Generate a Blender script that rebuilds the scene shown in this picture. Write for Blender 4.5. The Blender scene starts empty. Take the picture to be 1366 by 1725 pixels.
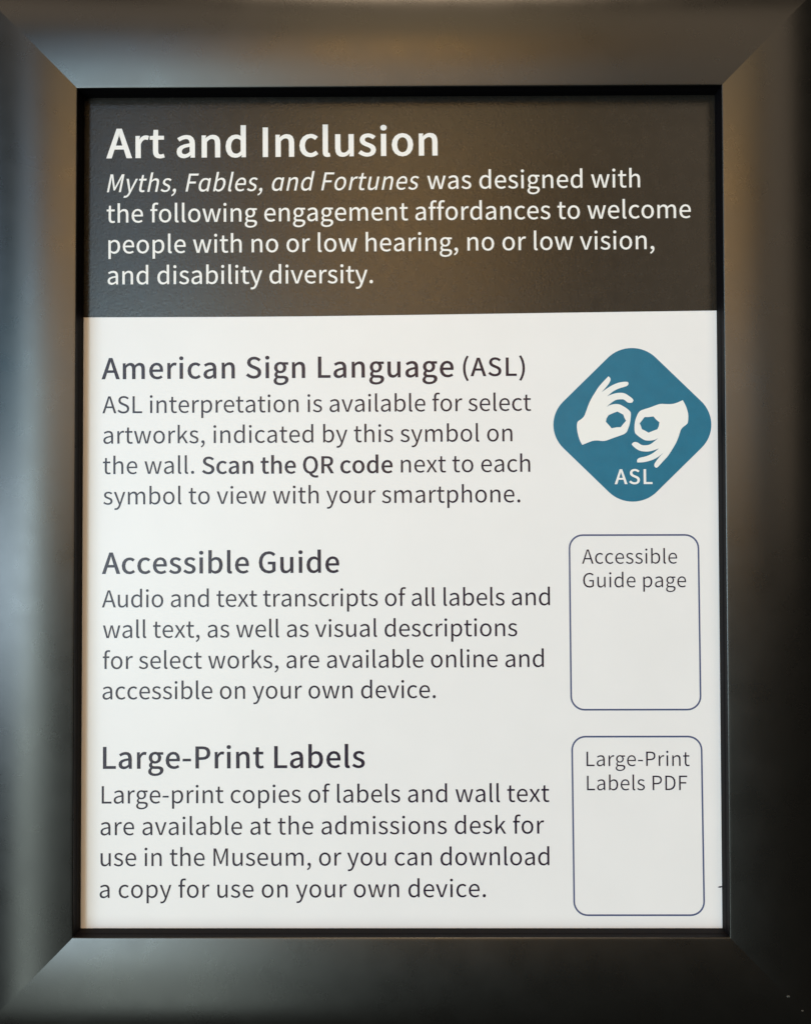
import bpy, bmesh, math, random
from mathutils import Vector, Matrix

random.seed(4)
S = bpy.context.scene
COL = S.collection
MM = 0.001

# ------------------------------------------------------------------ camera, world, lamps, exposure
SIGHT_W, SIGHT_H, LIP_DEPTH = 210.0, 275.04, 6.18          # mm: opening of the frame, lip above the sheet

cam = bpy.data.cameras.new('camera')
cam.sensor_fit = 'VERTICAL'
cam.sensor_height = 36.0
cam.lens = 36.0 * 1400.0 / 1725.0
cam.clip_start, cam.clip_end = 0.01, 50.0
cam_ob = bpy.data.objects.new('camera', cam)
COL.objects.link(cam_ob)
rx, ry, rz = 0.018770190, 0.002339257, 0.004709442
rot = Matrix.Rotation(rz, 3, 'Z') @ Matrix.Rotation(ry, 3, 'Y') @ Matrix.Rotation(rx, 3, 'X')
rot = rot @ Matrix.Rotation(math.radians(90), 3, 'X')      # camera looks along +Y at the wall
cam_ob.matrix_world = Matrix.Translation((0.0030962, -0.2746528, -0.0063117)) @ rot.to_4x4()
S.camera = cam_ob

world = bpy.data.worlds.new('World')
S.world = world
world.use_nodes = True
bg = world.node_tree.nodes['Background']
bg.inputs[0].default_value = (1.0, 0.86, 0.68, 1)
bg.inputs[1].default_value = 0.008

def lamp(name, az, el, dist, half_az, half_el, radiance, colour):
    """Rectangular lamp seen from the middle of the sheet at az (right +) and el (up +), degrees."""
    a, e = math.radians(az), math.radians(el)
    d = Vector((math.sin(a) * math.cos(e), -math.cos(a) * math.cos(e), math.sin(e)))
    l = bpy.data.lights.new(name, 'AREA')
    l.shape = 'RECTANGLE'
    l.size = 2 * dist * math.tan(math.radians(half_az))
    l.size_y = 2 * dist * math.tan(math.radians(half_el))
    l.energy = radiance * math.pi * l.size * l.size_y
    l.color = colour
    o = bpy.data.objects.new(name, l)
    COL.objects.link(o)
    o.location = d * dist
    o.rotation_euler = d.to_track_quat('Z', 'Y').to_euler()
    return o

# the room in front of the frame: windows to the left, warm ceiling lamps and lit walls, plus added fill lamps
D = 5.0
lamp('near_window', -17.5, -0.6, D, 5.0, 13.5, 5.27, (0.922, 1.097, 0.981))
lamp('far_window', -33.9, -3.5, D, 14.5, 5.0, 11.90, (0.802, 1.022, 1.176))
lamp('ceiling_bounce', -53.8, 43.5, D, 32.0, 9.4, 0.88, (1.268, 0.996, 0.736))
lamp('warm_lit_wall', -1.7, 12.9, D, 9.9, 12.5, 1.72, (1.872, 0.953, 0.175))
lamp('far_window_top', -51.5, 18.0, D, 11.5, 3.0, 3.6, (0.72, 0.98, 1.30))
lamp('cool_fill_wide', -14.4, 9.9, D, 26.3, 3.0, 1.86, (0.388, 1.061, 1.551))  # added wide cool strip, fitted to the reflections on the frame
lamp('ceiling_lamps', 0.9, 35.6, D, 8.9, 9.8, 1.43, (1.392, 1.028, 0.580))
lamp('low_left_fill', -18.5, -23.5, D, 6.0, 12.5, 3.6, (0.927, 1.079, 0.994))  # added fill from below left, shaped to even out the bottom rail's sheen
lamp('side_lamp', 27.0, 22.0, 1.6, 8.0, 22.0, 0.95, (1.30, 1.0, 0.70))
lamp('warm_spot', -1.0, 21.5, D, 2.0, 2.0, 9.0, (1.5, 0.95, 0.45))
lamp('overhead_fill', 4.0, 63.0, D, 8.0, 6.0, 15.0, (1.33, 1.0, 0.67))  # added warm fill from overhead, brightens the sheet and its shaded left edge
lamp('cool_fill_tall', -19.5, 9.4, D, 3.0, 17.1, 3.97, (0.710, 0.989, 1.301))  # added tall cool strip, also fitted to the frame's reflections

S.view_settings.view_transform = 'Standard'
S.view_settings.look = 'None'
S.view_settings.exposure = 0.0
S.view_settings.gamma = 1.0
S.view_settings.use_curve_mapping = False

# ------------------------------------------------------------------ materials
def material(name, colour, rough, spec=0.5, bump=None, colour_noise=None, rough_noise=None):
    """bump = list of (scale, strength, distance); colour_noise = (scale, amount)."""
    m = bpy.data.materials.new(name)
    m.use_nodes = True
    nt = m.node_tree
    p = nt.nodes['Principled BSDF']
    p.inputs['Base Color'].default_value = (*colour, 1)
    p.inputs['Roughness'].default_value = rough
    p.inputs['Specular IOR Level'].default_value = spec
    tc = nt.nodes.new('ShaderNodeTexCoord')
    def noise(scale, detail=3.0):
        n = nt.nodes.new('ShaderNodeTexNoise')
        n.inputs['Scale'].default_value = scale
        n.inputs['Detail'].default_value = detail
        nt.links.new(tc.outputs['Object'], n.inputs['Vector'])
        return n
    prev = None
    for sc, st, di in bump or []:
        b = nt.nodes.new('ShaderNodeBump')
        b.inputs['Strength'].default_value = st
        b.inputs['Distance'].default_value = di
        nt.links.new(noise(sc).outputs[0], b.inputs['Height'])
        if prev:
            nt.links.new(prev.outputs[0], b.inputs['Normal'])
        prev = b
    if prev:
        nt.links.new(prev.outputs[0], p.inputs['Normal'])
    if colour_noise:
        sc, am = colour_noise
        r = nt.nodes.new('ShaderNodeMapRange')
        r.inputs['From Min'].default_value = 0.3
        r.inputs['From Max'].default_value = 0.7
        r.inputs['To Min'].default_value = 1 - am
        r.inputs['To Max'].default_value = 1 + am
        nt.links.new(noise(sc, 5).outputs[0], r.inputs['Value'])
        mx = nt.nodes.new('ShaderNodeVectorMath')
        mx.operation = 'SCALE'
        mx.inputs[0].default_value = colour
        nt.links.new(r.outputs[0], mx.inputs['Scale'])
        nt.links.new(mx.outputs[0], p.inputs['Base Color'])
    if rough_noise:
        sc, lo, hi = rough_noise
        r = nt.nodes.new('ShaderNodeMapRange')
        r.inputs['From Min'].default_value = 0.3
        r.inputs['From Max'].default_value = 0.7
        r.inputs['To Min'].default_value = lo
        r.inputs['To Max'].default_value = hi
        nt.links.new(noise(sc, 5).outputs[0], r.inputs['Value'])
        nt.links.new(r.outputs[0], p.inputs['Roughness'])
    return m

M_FRAME = material('black_satin_lacquer', (0.0045, 0.0042, 0.0036), 0.28, 0.63,
                   bump=[(300, 0.05, 0.00012), (2400, 0.2, 0.00005)], rough_noise=(90, 0.262, 0.30))
M_LIP = material('black_frame_edge', (0.005, 0.004, 0.005), 0.6, 0.07, bump=[(900, 0.15, 0.0001)])
M_CHIP = material('bare_chipped_edge', (0.055, 0.052, 0.045), 0.6)
M_BOARD = material('backing_board', (0.12, 0.09, 0.06), 0.8, colour_noise=(60, 0.2))
M_WALL = material('painted_wall', (0.55, 0.53, 0.50), 0.7, bump=[(300, 0.2, 0.0006)], colour_noise=(6, 0.03))
FILM = [(1500, 0.30, 0.00018), (350, 0.15, 0.0003)]
M_PAPER = material('white_paper', (0.768, 0.774, 0.805), 0.40, 0.5, bump=[(1500, 0.15, 0.0001)], colour_noise=(55, 0.012))
M_HEAD = material('black_printed_band', (0.014, 0.012, 0.0095), 0.26, 0.43, bump=[(1300, 0.42, 0.0001), (500, 0.08, 0.0002)], colour_noise=(220, 0.15), rough_noise=(300, 0.235, 0.285))
M_WHITE = material('white_lettering', (0.79, 0.80, 0.815), 0.40, 0.5)
M_INK = material('dark_plum_ink', (0.015, 0.006, 0.022), 0.32, 0.27, bump=FILM)
M_TEAL = material('teal_ink', (0.016, 0.150, 0.255), 0.34, 0.28, bump=FILM, colour_noise=(200, 0.05))
M_LINE = material('slate_blue_ink', (0.065, 0.085, 0.19), 0.34, 0.5, bump=FILM)

# ------------------------------------------------------------------ helpers
def link(name, mesh, mat, parent=None):
    mesh.name = name
    if mat:
        mesh.materials.clear()
        mesh.materials.append(mat)
    o = bpy.data.objects.new(name, mesh)
    COL.objects.link(o)
    if parent:
        o.parent = parent
    return o

def thing(name, label, cat, loc=(0, 0, 0)):
    o = bpy.data.objects.new(name, None)
    o.empty_display_size = 0.05
    o.location = loc
    COL.objects.link(o)
    o['label'] = label
    o['category'] = cat
    return o

def flat_mesh(polys, y, thick=0.0):
    """Filled flat shape (holes by winding overlap) from closed outlines in mm on the sheet, y mm in front of it."""
    cu = bpy.data.curves.new('outline', 'CURVE')
    cu.dimensions = '2D'
    cu.fill_mode = 'BOTH' if thick else 'FRONT'
    cu.extrude = thick
    for p in polys:
        sp = cu.splines.new('POLY')
        sp.points.add(len(p) - 1)
        for q, (x, z) in zip(sp.points, p):
            q.co = (x, z, 0, 1)
        sp.use_cyclic_u = True
    tmp = bpy.data.objects.new('outline', cu)
    COL.objects.link(tmp)
    dg = bpy.context.evaluated_depsgraph_get()
    me = bpy.data.meshes.new_from_object(tmp.evaluated_get(dg))
    bpy.data.objects.remove(tmp)
    bpy.data.curves.remove(cu)
    for v in me.vertices:
        x, z, h = v.co
        v.co = (x * MM, (-y - h) * MM, z * MM)
    me.update()
    bm = bmesh.new()
    bm.from_mesh(me)
    for f in bm.faces:                                    # face the viewer
        f.normal_update()
        if f.normal.y > 0.5:
            f.normal_flip()
    bm.to_mesh(me)
    bm.free()
    return me

# lettering: outlines of a humanist sans (units: 1000 per em), advance first
GLYPHS = {
" ": (224, []),
"(": (338, [[239,-196,295,-171,239,-60,199,59,176,184,168,311,176,437,199,560,239,679,295,791,239,817,177,702,131,581,102,451,92,311,102,169,131,39,177,-82]]),
")": (338, [[99,-196,161,-82,207,39,236,169,246,311,236,451,207,581,161,702,99,817,42,791,98,679,139,560,163,437,171,311,163,184,139,59,98,-60,42,-171]]),
",": (278, [[75,-190,136,-155,181,-107,211,-49,221,19,215,64,200,97,176,119,144,126,117,121,95,109,80,89,75,62,80,35,95,15,116,2,142,-2,153,-1,145,-44,126,-81,95,-112,53,-136]]),
"-": (347, [[46,245,302,245,302,315,46,315]]),
".": (278, [[139,-13,164,-8,185,6,199,28,205,56,199,85,185,107,164,121,139,126,113,121,92,107,78,85,73,56,78,28,92,6,113,-8]]),
"A": (607, [[4,0,97,0,168,224,435,224,505,0,603,0,355,732,252,732],[191,297,227,409,246,471,264,532,282,594,300,657,304,657,321,594,339,533,358,471,377,409,412,297]]),
"D": (687, [[101,0,288,0,434,25,541,97,606,213,628,368,606,524,540,638,432,708,284,732,101,732],[193,76,193,657,276,657,389,638,469,582,517,492,533,368,517,245,469,153,389,96,276,76]]),
"F": (551, [[101,0,193,0,193,329,472,329,472,406,193,406,193,654,522,654,522,732,101,732]]),
"G": (688, [[388,-13,458,-7,520,11,573,38,614,72,614,379,373,379,373,303,529,303,529,111,504,93,472,79,436,71,397,68,293,89,216,149,169,244,153,368,170,492,219,585,296,644,396,664,447,659,489,644,524,622,554,595,604,655,568,688,521,716,463,737,393,745,259,719,153,644,83,525,58,365,82,206,151,87,256,13]]),
"I": (293, [[101,0,193,0,193,732,101,732]]),
"L": (542, [[101,0,513,0,513,79,193,79,193,732,101,732]]),
"M": (811, [[101,0,184,0,184,405,183,457,180,513,176,569,172,621,176,621,235,454,373,74,435,74,573,454,632,621,636,621,632,569,628,513,625,457,624,405,624,0,710,0,710,732,599,732,459,341,408,188,404,188,352,341,212,732,101,732]]),
"P": (632, [[101,0,193,0,193,292,314,292,424,305,509,346,564,417,583,517,563,618,508,685,421,721,310,732,101,732],[193,366,193,657,298,657,382,650,443,627,479,584,491,517,480,449,445,403,386,375,302,366]]),
"Q": (741, [[370,64,281,85,212,146,168,242,153,368,168,492,212,585,281,644,370,664,460,644,529,585,573,492,588,368,573,242,529,146,460,85],[594,-184,626,-182,655,-179,680,-174,699,-167,681,-96,660,-101,635,-105,604,-107,547,-101,497,-82,455,-52,424,-9,530,32,612,111,664,224,683,368,660,526,596,645,497,719,370,745,244,719,145,645,81,526,58,368,77,222,132,107,216,28,326,-10,366,-79,425,-134,501,-171]]),
"R": (634, [[193,384,193,657,316,657,392,650,447,628,482,588,493,527,482,465,447,420,392,393,316,384],[502,0,606,0,420,321,488,347,540,390,573,450,585,527,566,623,513,687,432,721,330,732,101,732,101,0,193,0,193,311,325,311]]),
"S": (595, [[304,-13,407,3,485,47,535,113,552,195,541,266,509,320,461,360,401,390,298,435,255,455,215,479,187,512,176,558,185,602,213,635,256,657,313,664,361,659,405,646,444,624,479,596,527,655,484,691,433,720,376,738,313,745,220,731,147,690,99,629,82,551,96,481,131,428,179,390,231,363,336,318,384,295,423,269,449,235,458,187,448,138,418,101,369,77,305,68,248,74,195,93,146,121,103,159,48,95,100,50,160,16,229,-5]]),
"a": (562, [[217,-13,266,-7,312,10,356,35,396,65,399,65,407,0,482,0,482,334,472,425,438,495,380,540,295,556,231,550,174,533,123,510,82,485,117,422,152,444,191,462,234,475,280,480,335,469,369,438,386,394,391,344,242,317,139,277,78,219,59,141,71,75,104,27,154,-3],[243,61,205,66,175,81,154,107,147,147,159,195,201,233,276,262,391,283,391,132,353,101,317,79,280,65]]),
"b": (617, [[331,-13,420,7,495,64,547,156,566,280,552,394,511,481,443,537,351,556,305,550,261,534,219,510,180,480,184,577,184,795,92,795,92,0,165,0,173,56,177,56,214,27,253,5,292,-8],[316,64,286,67,254,76,219,93,184,120,184,405,221,437,258,460,293,475,328,479,394,465,438,424,463,361,471,279,460,189,427,121,378,79]]),
"c": (509, [[306,-13,354,-8,399,5,442,27,481,55,441,117,414,96,383,79,350,67,314,63,245,78,192,120,158,186,146,271,159,356,194,422,248,464,317,479,347,476,375,466,400,452,424,432,470,492,440,517,404,537,362,551,313,556,213,537,130,481,73,391,52,271,71,150,125,61,205,6]]),
"d": (619, [[277,-13,324,-7,368,10,407,34,441,64,444,64,452,0,527,0,527,795,435,795,435,586,440,493,405,520,370,539,332,552,288,556,199,536,124,479,72,389,53,271,69,150,114,61,184,6],[297,64,233,78,186,119,157,184,147,272,159,356,193,422,242,464,304,479,337,476,369,466,402,449,435,422,435,138,402,105,368,82,333,68]]),
"e": (553, [[312,-13,363,-9,410,3,452,20,489,42,457,103,426,85,394,71,359,63,322,60,251,73,195,111,158,171,142,250,507,250,511,302,497,407,455,487,387,538,295,556,204,536,127,480,72,390,52,271,72,151,127,62,210,6],[141,315,159,386,194,439,241,472,297,483,353,472,396,440,422,387,431,315]]),
"f": (325, [[33,468,107,468,107,0,198,0,198,468,313,468,313,542,198,542,198,628,202,674,217,708,241,728,275,735,294,733,315,728,336,720,356,791,336,798,313,803,290,807,265,808,194,795,145,760,116,703,107,629,107,542,33,537]]),
"g": (563, [[275,-250,388,-234,475,-194,530,-134,549,-62,537,-4,502,36,443,59,360,67,254,67,208,71,179,84,163,102,159,126,163,152,176,173,194,191,219,180,247,174,274,172,352,185,415,223,457,282,472,360,469,394,460,425,446,451,428,472,539,472,539,542,351,542,329,549,303,554,274,556,196,543,131,504,87,443,71,362,77,316,93,276,116,242,142,217,142,213,120,195,101,172,87,144,82,112,86,82,96,58,111,38,131,23,131,18,97,-8,72,-37,56,-70,51,-105,67,-167,113,-212,184,-240],[274,234,230,243,193,268,168,309,159,362,168,416,193,456,229,481,274,489,319,481,356,456,380,416,389,362,380,309,355,268,318,243],[288,-187,221,-180,172,-161,141,-131,131,-92,134,-68,144,-45,161,-22,186,0,210,-5,234,-7,256,-8,350,-8,397,-12,431,-23,452,-45,459,-77,447,-118,413,-153,359,-177]]),
"h": (606, [[92,0,184,0,184,393,222,430,257,455,292,471,332,476,378,468,410,442,428,397,434,332,434,0,525,0,525,344,515,435,485,502,433,542,359,556,307,549,261,530,219,501,180,465,184,577,184,795,92,795]]),
"i": (275, [[92,0,184,0,184,542,92,542],[138,654,162,658,182,671,194,690,199,715,191,746,170,766,138,774,106,766,85,746,78,715,85,683,106,662]]),
"k": (551, [[92,0,182,0,182,143,284,262,442,0,541,0,337,324,517,542,415,542,186,257,182,257,182,795,92,795]]),
"l": (284, [[188,-13,210,-12,227,-9,241,-5,228,65,209,63,196,67,187,79,184,102,184,795,92,795,92,108,97,57,114,19,144,-5]]),
"m": (925, [[92,0,184,0,184,393,220,430,255,456,288,471,320,476,364,468,396,442,414,397,420,332,420,0,511,0,511,393,548,430,583,456,616,471,648,476,693,468,724,442,743,397,749,332,749,0,840,0,840,344,830,435,800,502,748,542,676,556,628,549,582,527,539,494,496,452,475,496,445,528,402,549,347,556,300,549,256,529,215,500,178,463,176,463,167,542,92,542]]),
"n": (609, [[92,0,184,0,184,393,222,430,257,455,292,471,332,476,378,468,410,442,428,397,434,332,434,0,525,0,525,344,515,435,485,502,433,542,359,556,307,549,260,529,217,500,178,463,176,463,167,542,92,542]]),
"o": (605, [[303,-13,398,6,478,61,533,150,553,271,533,391,478,481,398,537,303,556,207,537,127,481,72,391,52,271,72,150,127,61,207,6],[303,63,238,78,189,120,157,186,146,271,157,356,189,422,238,464,303,479,367,464,417,422,449,356,460,271,449,186,417,120,367,78]]),
"p": (619, [[92,-229,184,-229,184,-45,181,50,218,23,256,3,293,-9,331,-13,420,7,495,64,547,156,566,280,552,394,511,481,443,537,351,556,304,550,259,533,217,509,178,479,176,479,167,542,92,542],[316,64,287,67,254,76,220,93,184,120,184,405,222,437,258,460,293,475,328,479,394,465,438,424,463,361,471,279,460,189,427,121,378,79]]),
"r": (387, [[92,0,184,0,184,349,214,407,248,446,284,468,320,474,339,473,356,470,372,465,389,544,372,551,353,555,332,556,288,548,246,526,209,490,178,443,176,443,167,542,92,542]]),
"s": (467, [[234,-13,318,0,380,34,418,86,430,148,416,213,378,258,325,289,266,313,222,330,184,349,158,374,149,406,155,437,173,462,205,479,250,485,284,482,315,471,344,456,372,437,416,494,382,518,342,538,297,551,249,556,169,544,111,512,74,463,62,402,76,343,112,300,163,269,220,246,264,228,304,207,333,179,344,143,337,110,317,83,284,65,237,58,191,63,150,76,112,96,76,123,32,62,74,32,123,8,177,-7]]),
"t": (376, [[262,-13,287,-11,313,-7,338,0,362,7,345,76,325,68,304,63,283,61,243,68,217,88,203,121,199,165,199,468,347,468,347,542,199,542,199,695,123,695,113,542,27,537,27,468,108,468,108,168,116,94,142,37,189,0]]),
"u": (606, [[251,-13,303,-6,349,14,390,45,429,85,432,85,439,0,515,0,515,542,424,542,424,158,387,116,353,88,317,71,278,66,231,74,200,100,182,145,176,210,176,542,84,542,84,199,94,107,124,41,176,1]]),
"v": (520, [[209,0,316,0,507,542,417,542,315,234,265,74,260,74,210,234,108,542,13,542]]),
"w": (801, [[178,0,284,0,360,291,397,448,402,448,439,293,517,0,628,0,775,542,687,542,608,229,575,78,570,78,532,229,447,542,358,542,274,229,238,78,233,78,201,229,120,542,27,542]]),
"x": (497, [[15,0,111,0,184,127,239,224,244,224,303,127,382,0,482,0,304,274,468,542,373,542,307,423,259,333,254,333,201,423,128,542,29,542,194,283]]),
"y": (520, [[101,-234,173,-219,228,-179,271,-120,304,-46,507,542,418,542,321,242,277,88,272,88,218,242,108,542,13,542,231,-1,219,-42,199,-88,172,-125,138,-150,97,-159,82,-157,67,-154,55,-150,37,-223,56,-229,77,-232]]),
}

def offset_outline(flat, d):
    """Swell (d > 0) or thin a glyph contour; vertical growth is held back so heights stay."""
    pts = [(flat[i], flat[i + 1]) for i in range(0, len(flat), 2)]
    if not d:
        return pts
    n = len(pts)
    out = []
    for i in range(n):
        (ax, ay), (bx, by), (cx, cy) = pts[i - 1], pts[i], pts[(i + 1) % n]
        e1 = Vector((bx - ax, by - ay)); e2 = Vector((cx - bx, cy - by))
        if e1.length < 1e-6 or e2.length < 1e-6:
            out.append((bx, by)); continue
        e1.normalize(); e2.normalize()
        n1 = Vector((e1.y, -e1.x)); n2 = Vector((e2.y, -e2.x))    # counter-clockwise outer contours: right is outside
        m = n1 + n2
        if m.length < 0.3:
            m = n1.copy()
        m = m * (2.0 / max(m.length_squared, 0.9))
        out.append((bx + m.x * d, by + m.y * d * 0.62))
    for _ in range(3):                                    # drop points whose edge the offset turned round
        keep = []
        m = len(out)
        for i in range(m):
            o = Vector(out[(i + 1) % m]) - Vector(out[i])
            s = Vector(pts[(i + 1) % m]) - Vector(pts[i])
            keep.append(o.dot(s) > 0 or s.length < 1e-6)
        if all(keep):
            break
        drop = {(i + 1) % m for i in range(m) if not keep[i]}
        out = [p for i, p in enumerate(out) if i not in drop]
        pts = [p for i, p in enumerate(pts) if i not in drop]
    return out

def d_to_single_storey_a():
    """The italic a: the round d cut off at x-height."""
    adv, cs = GLYPHS['d']
    res = []
    for c in cs:
        c = list(c)
        for i in range(1, len(c), 2):
            if c[i] > 545:
                c[i] = 545
        res.append(c)
    return adv, res

def set_line(text, x, z, width, size, angle=0.12, bold=0.0, italic=False):
    """Outlines in mm for one line of text; the letter spacing is set so that the ink is `width` long."""
    glyphs = []
    for ch in text:
        adv, cs = GLYPHS[ch]
        if italic and ch == 'a':
            adv, cs = d_to_single_storey_a()
        glyphs.append((adv + 1.3 * bold * (ch != ' '), [offset_outline(c, bold) for c in cs]))
    k = math.tan(math.radians(11.5)) if italic else 0.0
    squeeze = 0.93 if italic else 1.0
    pen, placed = 0.0, []
    for i, (adv, cs) in enumerate(glyphs):
        placed.append((i, [[(pen + px * squeeze + k * py, py) for px, py in c] for c in cs]))
        pen += adv * squeeze
    def extent(sp):
        lo = min(px + i * sp for i, cs in placed for c in cs for px, _ in c)
        hi = max(px + i * sp for i, cs in placed for c in cs for px, _ in c)
        return lo, hi
    lo, hi = extent(0)
    sp = (width / (size / 1000.0) - (hi - lo)) / max(1, len(text) - 1)
    lo, hi = extent(sp)
    a = math.radians(angle)
    res = []
    for i, cs in placed:
        for c in cs:
            o = []
            for px, py in c:
                u = (px + i * sp - lo) * size / 1000.0
                v = py * size / 1000.0
                o.append((x + u * math.cos(a) - v * math.sin(a), z + u * math.sin(a) + v * math.cos(a)))
            res.append(o)
    return res

def rounded_rect(x0, z0, x1, z1, r, n=8):
    pts = []
    for cx, cz, a0 in ((x1 - r, z1 - r, 0), (x0 + r, z1 - r, 90), (x0 + r, z0 + r, 180), (x1 - r, z0 + r, 270)):
        for i in range(n + 1):
            a = math.radians(a0 + 90 * i / n)
            pts.append((cx + r * math.cos(a), cz + r * math.sin(a)))
    return pts

# ------------------------------------------------------------------ the wall the frame hangs on
FRAME_DEPTH = 13.0                                        # mm from the sheet back to the wall
me = bpy.data.meshes.new('wall')
y = FRAME_DEPTH * MM
me.from_pydata([(-1.5, y, -1.2), (1.5, y, -1.2), (1.5, y, 1.2), (-1.5, y, 1.2)], [], [(0, 1, 2, 3)])
wall = link('wall', me, M_WALL)
wall['kind'] = 'structure'
wall['label'] = 'plain painted wall behind the black picture frame'

# ------------------------------------------------------------------ picture frame
frame = thing('picture_frame', 'black satin wooden frame with mitred corners round the printed notice', 'picture frame',
              (0, FRAME_DEPTH * MM, 0))
W2, H2 = SIGHT_W / 2, SIGHT_H / 2
LIP_Y = -LIP_DEPTH

# face profile: (u outwards from the opening, y), lip edge first; nearly flat crown rolling away outwards
face = [(0.0, LIP_Y + 0.30), (0.06, LIP_Y + 0.15), (0.18, LIP_Y + 0.05), (0.36, LIP_Y)]
def slope(u):                                            # dy/du: negative = rising towards the viewer
    return -0.189 + 0.0047 * u + 0.0003 * u * u + 0.012 * max(0.0, u - 32) ** 2
u, yy = 0.36, LIP_Y
while u < 42:
    h = 0.7
    yy += slope(u + h / 2) * h
    u += h
    face.append((u, yy))
face += [(u + 0.6, yy + 2.5), (u + 0.8, FRAME_DEPTH), (u - 6, FRAME_DEPTH)]
# inside of the opening: from the lip straight back, a small rounded step, then down to the sheet
lip = [(0.0, LIP_Y + 0.30), (0.10, LIP_Y + 2.2), (0.06, LIP_Y + 2.5), (-0.02, LIP_Y + 2.75), (-0.06, LIP_Y + 3.1),
       (-0.06, -0.02)]

def rail_mesh(profile, side, smooth=True):
    """Sweep of a profile along one side of the opening with 45 degree mitres."""
    bm = bmesh.new()
    rings = []
    for end in (-1, 1):
        ring = []
        for pu, py in profile:
            if side == 'top':
                p = (end * (W2 + pu), py, H2 + pu)
            elif side == 'bottom':
                p = (end * (W2 + pu), py, -H2 - pu)
            elif side == 'left':
                p = (-W2 - pu, py, end * (H2 + pu))
            else:
                p = (W2 + pu, py, end * (H2 + pu))
            ring.append(p)
        rings.append(ring)
    segs = 24
    grid = []
    for i in range(segs + 1):
        t = i / segs
        grid.append([bm.verts.new(Vector(a).lerp(Vector(b), t) * MM) for a, b in zip(*rings)])
    for i in range(segs):
        for j in range(len(profile) - 1):
            f = bm.faces.new((grid[i][j], grid[i + 1][j], grid[i + 1][j + 1], grid[i][j + 1]))
            f.smooth = smooth
    bm.normal_update()
    # turn faces so that the profile's outside is the front
    s = sum((f.normal.y for f in bm.faces))
    mid = sum((f.calc_center_median() for f in bm.faces), Vector()) / len(bm.faces)
    if profile is lip:
        flip = sum(f.normal.dot(-f.calc_center_median().normalized()) for f in bm.faces) < 0
    else:
        flip = s > 0
    if flip:
        bmesh.ops.reverse_faces(bm, faces=bm.faces)
    me = bpy.data.meshes.new('rail')
    bm.to_mesh(me)
    bm.free()
    for v in me.vertices:                                # local to the frame's empty
        v.co.y -= FRAME_DEPTH * MM
    return me

for side in ('top', 'bottom', 'left', 'right'):
    r = link('rail', rail_mesh(face, side), M_FRAME, frame)
    link('inner_lip', rail_mesh(lip, side), M_LIP, r)

def chip(x, yv, z, r, name, parent):
    bm = bmesh.new()
    bmesh.ops.create_icosphere(bm, subdivisions=2, radius=r * MM)
    for v in bm.verts:
        v.co *= 0.75 + 0.5 * random.random()
        v.co.y *= 0.22
        v.co.x *= 1.25
        v.co.z *= 0.8
        v.co += Vector((x, yv - FRAME_DEPTH, z)) * MM
    me = bpy.data.meshes.new(name)
    bm.to_mesh(me)
    bm.free()
    return link(name, me, M_CHIP, parent)

def face_y(u):
    for (a, ya), (b, yb) in zip(face, face[1:]):
        if u <= b:
            return ya + (yb - ya) * (u - a) / (b - a)
rails = [o for o in frame.children]
right_rail = rails[3]
for du, r in ((17.5, 0.42), (22.0, 0.30)):               # knocked corners along the lower right mitre
    chip(W2 + du, face_y(du), -H2 - du, r, 'paint_chip', right_rail)

for i, x, z, r in ((0, 112.5, 163.0, 0.13), (2, -115.0, -122.0, 0.10), (2, -127.5, 20.5, 0.11), (2, -111.0, -134.0, 0.09), (1, -30.0, -152.0, 0.10)):
    chip(x, face_y(max(abs(x) - W2, abs(z) - H2)), z, r, 'dust_speck', rails[i])

me = bpy.data.meshes.new('backing_board')
bm = bmesh.new()
bmesh.ops.create_cube(bm, size=1.0)
for v in bm.verts:
    v.co = Vector((v.co.x * (SIGHT_W + 12), (1.8 + v.co.y * 2.4) - FRAME_DEPTH, v.co.z * (SIGHT_H + 12))) * MM
bm.to_mesh(me); bm.free()
link('backing_board', me, M_BOARD, frame)

# ------------------------------------------------------------------ the printed notice
sheet = thing('printed_notice', 'white notice with black heading band and teal signing hands symbol inside the frame', 'notice')
me = flat_mesh([[(-W2 - 3, -H2 - 3), (W2 + 3, -H2 - 3), (W2 + 3, H2 + 3), (-W2 - 3, H2 + 3)]], 0.0)
paper = link('paper', me, M_PAPER, sheet)
INK, TOP = 0.06, 0.12                                    # mm in front of the paper

band = flat_mesh([[(-W2 - 3, H2 + 2.9), (W2 + 3, H2 + 2.9), (W2 + 3, 65.42), (60, 64.92), (9.3, 64.35), (-30, 63.95), (-54, 63.85), (-W2 - 3, 63.85)]], INK)
band = link('heading_band', band, M_HEAD, sheet)

def text(name, rows, mat, parent, y):
    polys = []
    for r in rows:
        polys += set_line(*r[:5], **(r[5] if len(r) > 5 else {}))
    return link(name, flat_mesh(polys, y), mat, parent)

SB = 8.15
text('title_lettering', [('Art and Inclusion', -97.61, 117.26, 110.39, 13.1, dict(bold=22, angle=0.24))], M_WHITE, band, TOP)
text('italic_lettering', [('Myths, Fables, and Fortunes', -97.34, 105.70, 103.96, SB, dict(bold=3, italic=True, angle=0.28))], M_WHITE, band, TOP)
R = dict(bold=4, angle=0.25)
text('intro_lettering', [
    ('was designed with', 9.28, 106.32, 70.68, SB, R),
    ('the following engagement affordances to welcome', -97.38, 95.47, 194.09, SB, R),
    ('people with no or low hearing, no or low vision,', -96.76, 85.16, 181.29, SB, R),
    ('and disability diversity.', -96.99, 74.80, 88.21, SB, dict(bold=4, angle=0.1)),
], M_WHITE, band, TOP)

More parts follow.
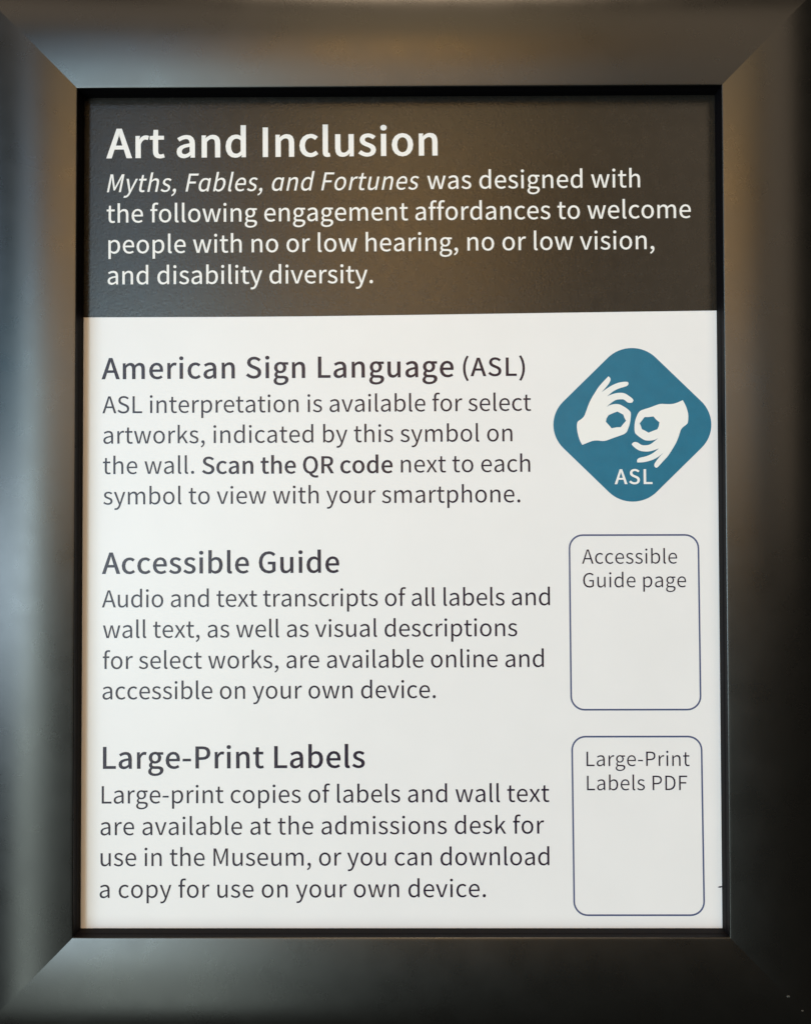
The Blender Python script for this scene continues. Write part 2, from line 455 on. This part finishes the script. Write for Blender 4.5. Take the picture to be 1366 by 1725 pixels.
HB, BB = 9.45, 7.70
Hd = dict(bold=15, angle=0.2)
B = dict(bold=0, angle=0.18)
text('section_heading', [('American Sign Language', -98.88, 43.24, 116.75, HB, Hd), ('(ASL)', 20.95, 43.85, 20.5, HB * 0.87, dict(bold=13, angle=0.2))], M_INK, sheet, INK)
p1 = text('section_lettering', [
    ('ASL interpretation is available for select', -98.54, 31.83, 141.96, BB, B),
    ('artworks, indicated by this symbol on', -98.20, 21.73, 135.4, BB, B),
    ('the wall.', -98.29, 11.64, 30.23, BB, B),
    ('next to each', 0.33, 11.90, 42.71, BB, B),
    ('symbol to view with your smartphone.', -98.12, 1.54, 137.84, BB, B),
], M_INK, sheet, INK)
text('bold_lettering', [('Scan the QR code', -65.46, 11.66, 63.08, BB * 0.985, dict(bold=17, angle=0.15))], M_INK, p1, INK)
text('section_heading', [('Accessible Guide', -98.47, -21.33, 78.41, HB, Hd)], M_INK, sheet, INK)
text('section_lettering', [
    ('Audio and text transcripts of all labels and', -98.42, -32.46, 147.71, BB, B),
    ('wall text, as well as visual descriptions', -98.04, -42.55, 136.51, BB, B),
    ('for select works, are available online and', -98.04, -52.73, 145.20, BB, B),
    ('accessible on your own device.', -98.11, -62.73, 109.73, BB, B),
], M_INK, sheet, INK)
text('section_heading', [('Large-Print Labels', -97.85, -85.41, 86.14, HB * 1.02, Hd)], M_INK, sheet, INK)
text('section_lettering', [
    ('Large-print copies of labels and wall text', -98.19, -96.83, 146.92, BB * 1.01, B),
    ('are available at the admissions desk for', -98.56, -107.18, 145.54, BB * 1.01, B),
    ('use in the Museum, or you can download', -98.49, -117.25, 147.11, BB * 1.01, dict(angle=0.1)),
    ('a copy for use on your own device.', -98.76, -127.61, 126.56, BB * 1.01, dict(angle=0.12)),
], M_INK, sheet, INK)

# signing hands symbol on a teal diamond
cx, cz = 76.79, 27.55
half, rad = 21.8, 11.2                                   # half side and corner radius of the square stood on its corner
sq = rounded_rect(-half, -half, half, half, rad, 16)
c45 = math.sqrt(0.5)
dia = [(cx + (x - z) * c45 * 0.995, cz + (x + z) * c45 * 0.972) for x, z in sq]
symbol = link('signing_symbol', flat_mesh([dia], INK), M_TEAL, sheet)
LEFT_HAND = [(60.24, 20.88), (59.49, 22.17), (58.86, 24.12), (58.48, 26.28), (58.51, 28.01), (58.88, 28.77), (59.97, 29.41), (60.94, 30.38), (61.6, 32.11), (62.37, 34.27), (63.46, 36.54), (64.44, 38.05), (65.64, 39.99), (67.38, 41.94), (69.01, 43.6), (69.54, 43.17), (69.75, 42.36), (69.1, 41.07), (68.01, 39.77), (66.71, 38.32), (68.0, 39.23), (69.74, 40.41), (71.9, 41.38), (73.63, 41.74), (75.18, 41.8), (75.57, 41.48), (75.6, 40.94), (75.17, 40.4), (74.05, 40.03), (72.32, 39.54), (70.59, 38.68), (69.29, 37.6), (68.53, 36.96), (69.72, 37.49), (71.45, 38.03), (72.74, 38.13), (73.82, 38.09), (74.68, 37.8), (75.96, 36.93), (76.93, 36.17), (77.22, 35.57), (76.81, 34.88), (75.73, 34.71), (74.98, 35.1), (74.02, 35.97), (72.72, 35.97), (71.43, 35.82), (70.13, 35.0), (69.05, 34.14), (68.35, 33.43), (69.26, 33.99), (70.56, 34.35), (71.64, 34.42), (72.71, 34.28), (74.0, 33.59), (75.29, 32.72), (76.14, 31.89), (76.35, 31.2), (76.23, 29.69), (76.0, 27.96), (75.45, 26.34), (74.91, 25.05), (73.93, 24.34), (72.21, 23.76), (70.05, 23.01), (67.89, 22.19), (66.6, 22.15), (65.31, 22.37), (63.8, 22.27), (62.29, 21.73)]
LEFT_HOLE = [(71.88, 31.91), (72.91, 31.38), (73.81, 30.88), (74.19, 29.8), (74.72, 28.83), (73.96, 27.97), (72.92, 26.72), (71.58, 26.68), (69.9, 26.36), (69.32, 27.11), (68.04, 28.52), (68.26, 29.6), (68.92, 30.68), (70.32, 31.33)]
RIGHT_HAND = [(93.48, 35.6), (94.22, 34.3), (94.89, 32.57), (95.27, 30.84), (95.21, 29.11), (95.07, 28.03), (94.59, 27.49), (93.51, 26.74), (92.75, 25.87), (92.42, 24.8), (91.86, 23.07), (90.99, 21.13), (89.79, 19.19), (88.48, 17.14), (86.96, 15.53), (85.88, 14.35), (85.01, 13.38), (84.43, 13.23), (83.89, 13.75), (83.94, 14.57), (84.59, 15.54), (85.9, 17.15), (87.09, 18.33), (85.68, 17.15), (83.95, 16.08), (82.01, 15.44), (80.29, 15.07), (78.35, 15.02), (78.18, 15.55), (78.43, 16.16), (79.22, 16.63), (80.95, 16.95), (82.67, 17.59), (84.19, 18.56), (85.44, 19.63), (83.98, 19.1), (82.47, 18.67), (80.96, 18.61), (79.24, 18.83), (77.96, 19.55), (76.89, 20.52), (76.52, 21.0), (76.79, 21.49), (77.54, 21.86), (78.4, 21.7), (79.15, 21.16), (79.9, 20.73), (81.19, 20.68), (82.49, 20.89), (83.78, 21.8), (85.3, 23.09), (84.22, 22.49), (82.71, 22.23), (80.99, 22.28), (79.7, 23.0), (78.42, 23.97), (77.61, 24.73), (77.45, 26.13), (77.55, 28.08), (78.03, 29.81), (78.69, 31.32), (79.45, 32.18), (80.64, 32.61), (82.8, 33.25), (84.96, 34.11), (86.25, 34.43), (87.97, 34.32), (89.91, 34.31), (91.42, 34.69)]
RIGHT_HOLE = [(80.83, 30.06), (82.13, 30.05), (83.74, 30.26), (84.7, 29.14), (85.73, 28.27), (85.5, 26.98), (85.0, 26.0), (83.6, 25.47), (82.09, 24.87), (80.91, 25.58), (79.9, 26.02), (79.63, 26.99), (79.2, 27.97), (79.96, 28.94)]

def soft(pts, keep=50.0):
    """One pass of corner cutting except at sharp notches."""
    n = len(pts); out = []
    for i in range(n):
        a, b, c = Vector(pts[i - 1]), Vector(pts[i]), Vector(pts[(i + 1) % n])
        if (b - a).angle(c - b) > math.radians(keep):
            out.append(tuple(b))
        else:
            out += [tuple(b.lerp(a, 0.25)), tuple(b.lerp(c, 0.25))]
    return out
link('hand_emblem', flat_mesh([soft(LEFT_HAND), LEFT_HOLE], TOP), M_WHITE, symbol)
link('hand_emblem', flat_mesh([soft(RIGHT_HAND), RIGHT_HOLE], TOP), M_WHITE, symbol)
text('symbol_lettering', [('ASL', 70.81, 7.93, 12.48, 6.55, dict(bold=17, angle=0.1))], M_WHITE, symbol, TOP)

# the two round-cornered caption boxes
def caption_box(corners, rows):
    (x0, z0), (x1, z1), skew = corners[0], corners[1], corners[2]
    def sk(pts):
        return [(x + skew * (z1 - z) / (z1 - z0), z) for x, z in pts]
    w = 0.27
    box = link('caption_box', flat_mesh([sk(rounded_rect(x0 - w, z0 - w, x1 + w, z1 + w, 4.4 + w)),
                                         sk(rounded_rect(x0 + w, z0 + w, x1 - w, z1 - w, 4.4 - w))], INK), M_LINE, sheet)
    text('caption_lettering', rows, M_INK, box, INK)
C = dict(bold=-5, angle=0.05)
caption_box(((55.78, -66.30), (98.21, -8.93), 0.30), [
    ('Accessible', 59.91, -18.39, 31.28, 6.48, C), ('Guide page', 60.21, -26.17, 33.86, 6.48, C)])
caption_box(((56.25, -133.24), (98.65, -75.11), 0.42), [
    ('Large-Print', 60.97, -84.75, 33.74, 6.48, C), ('Labels PDF', 61.07, -92.62, 32.81, 6.48, C)])

# a small dark nick in the paper at its right edge
link('scuff_mark', flat_mesh([[(103.5, -124.15), (104.2, -124.35), (105.0, -124.2), (105.0, -123.8), (104.1, -123.85)]], INK), M_INK, sheet)
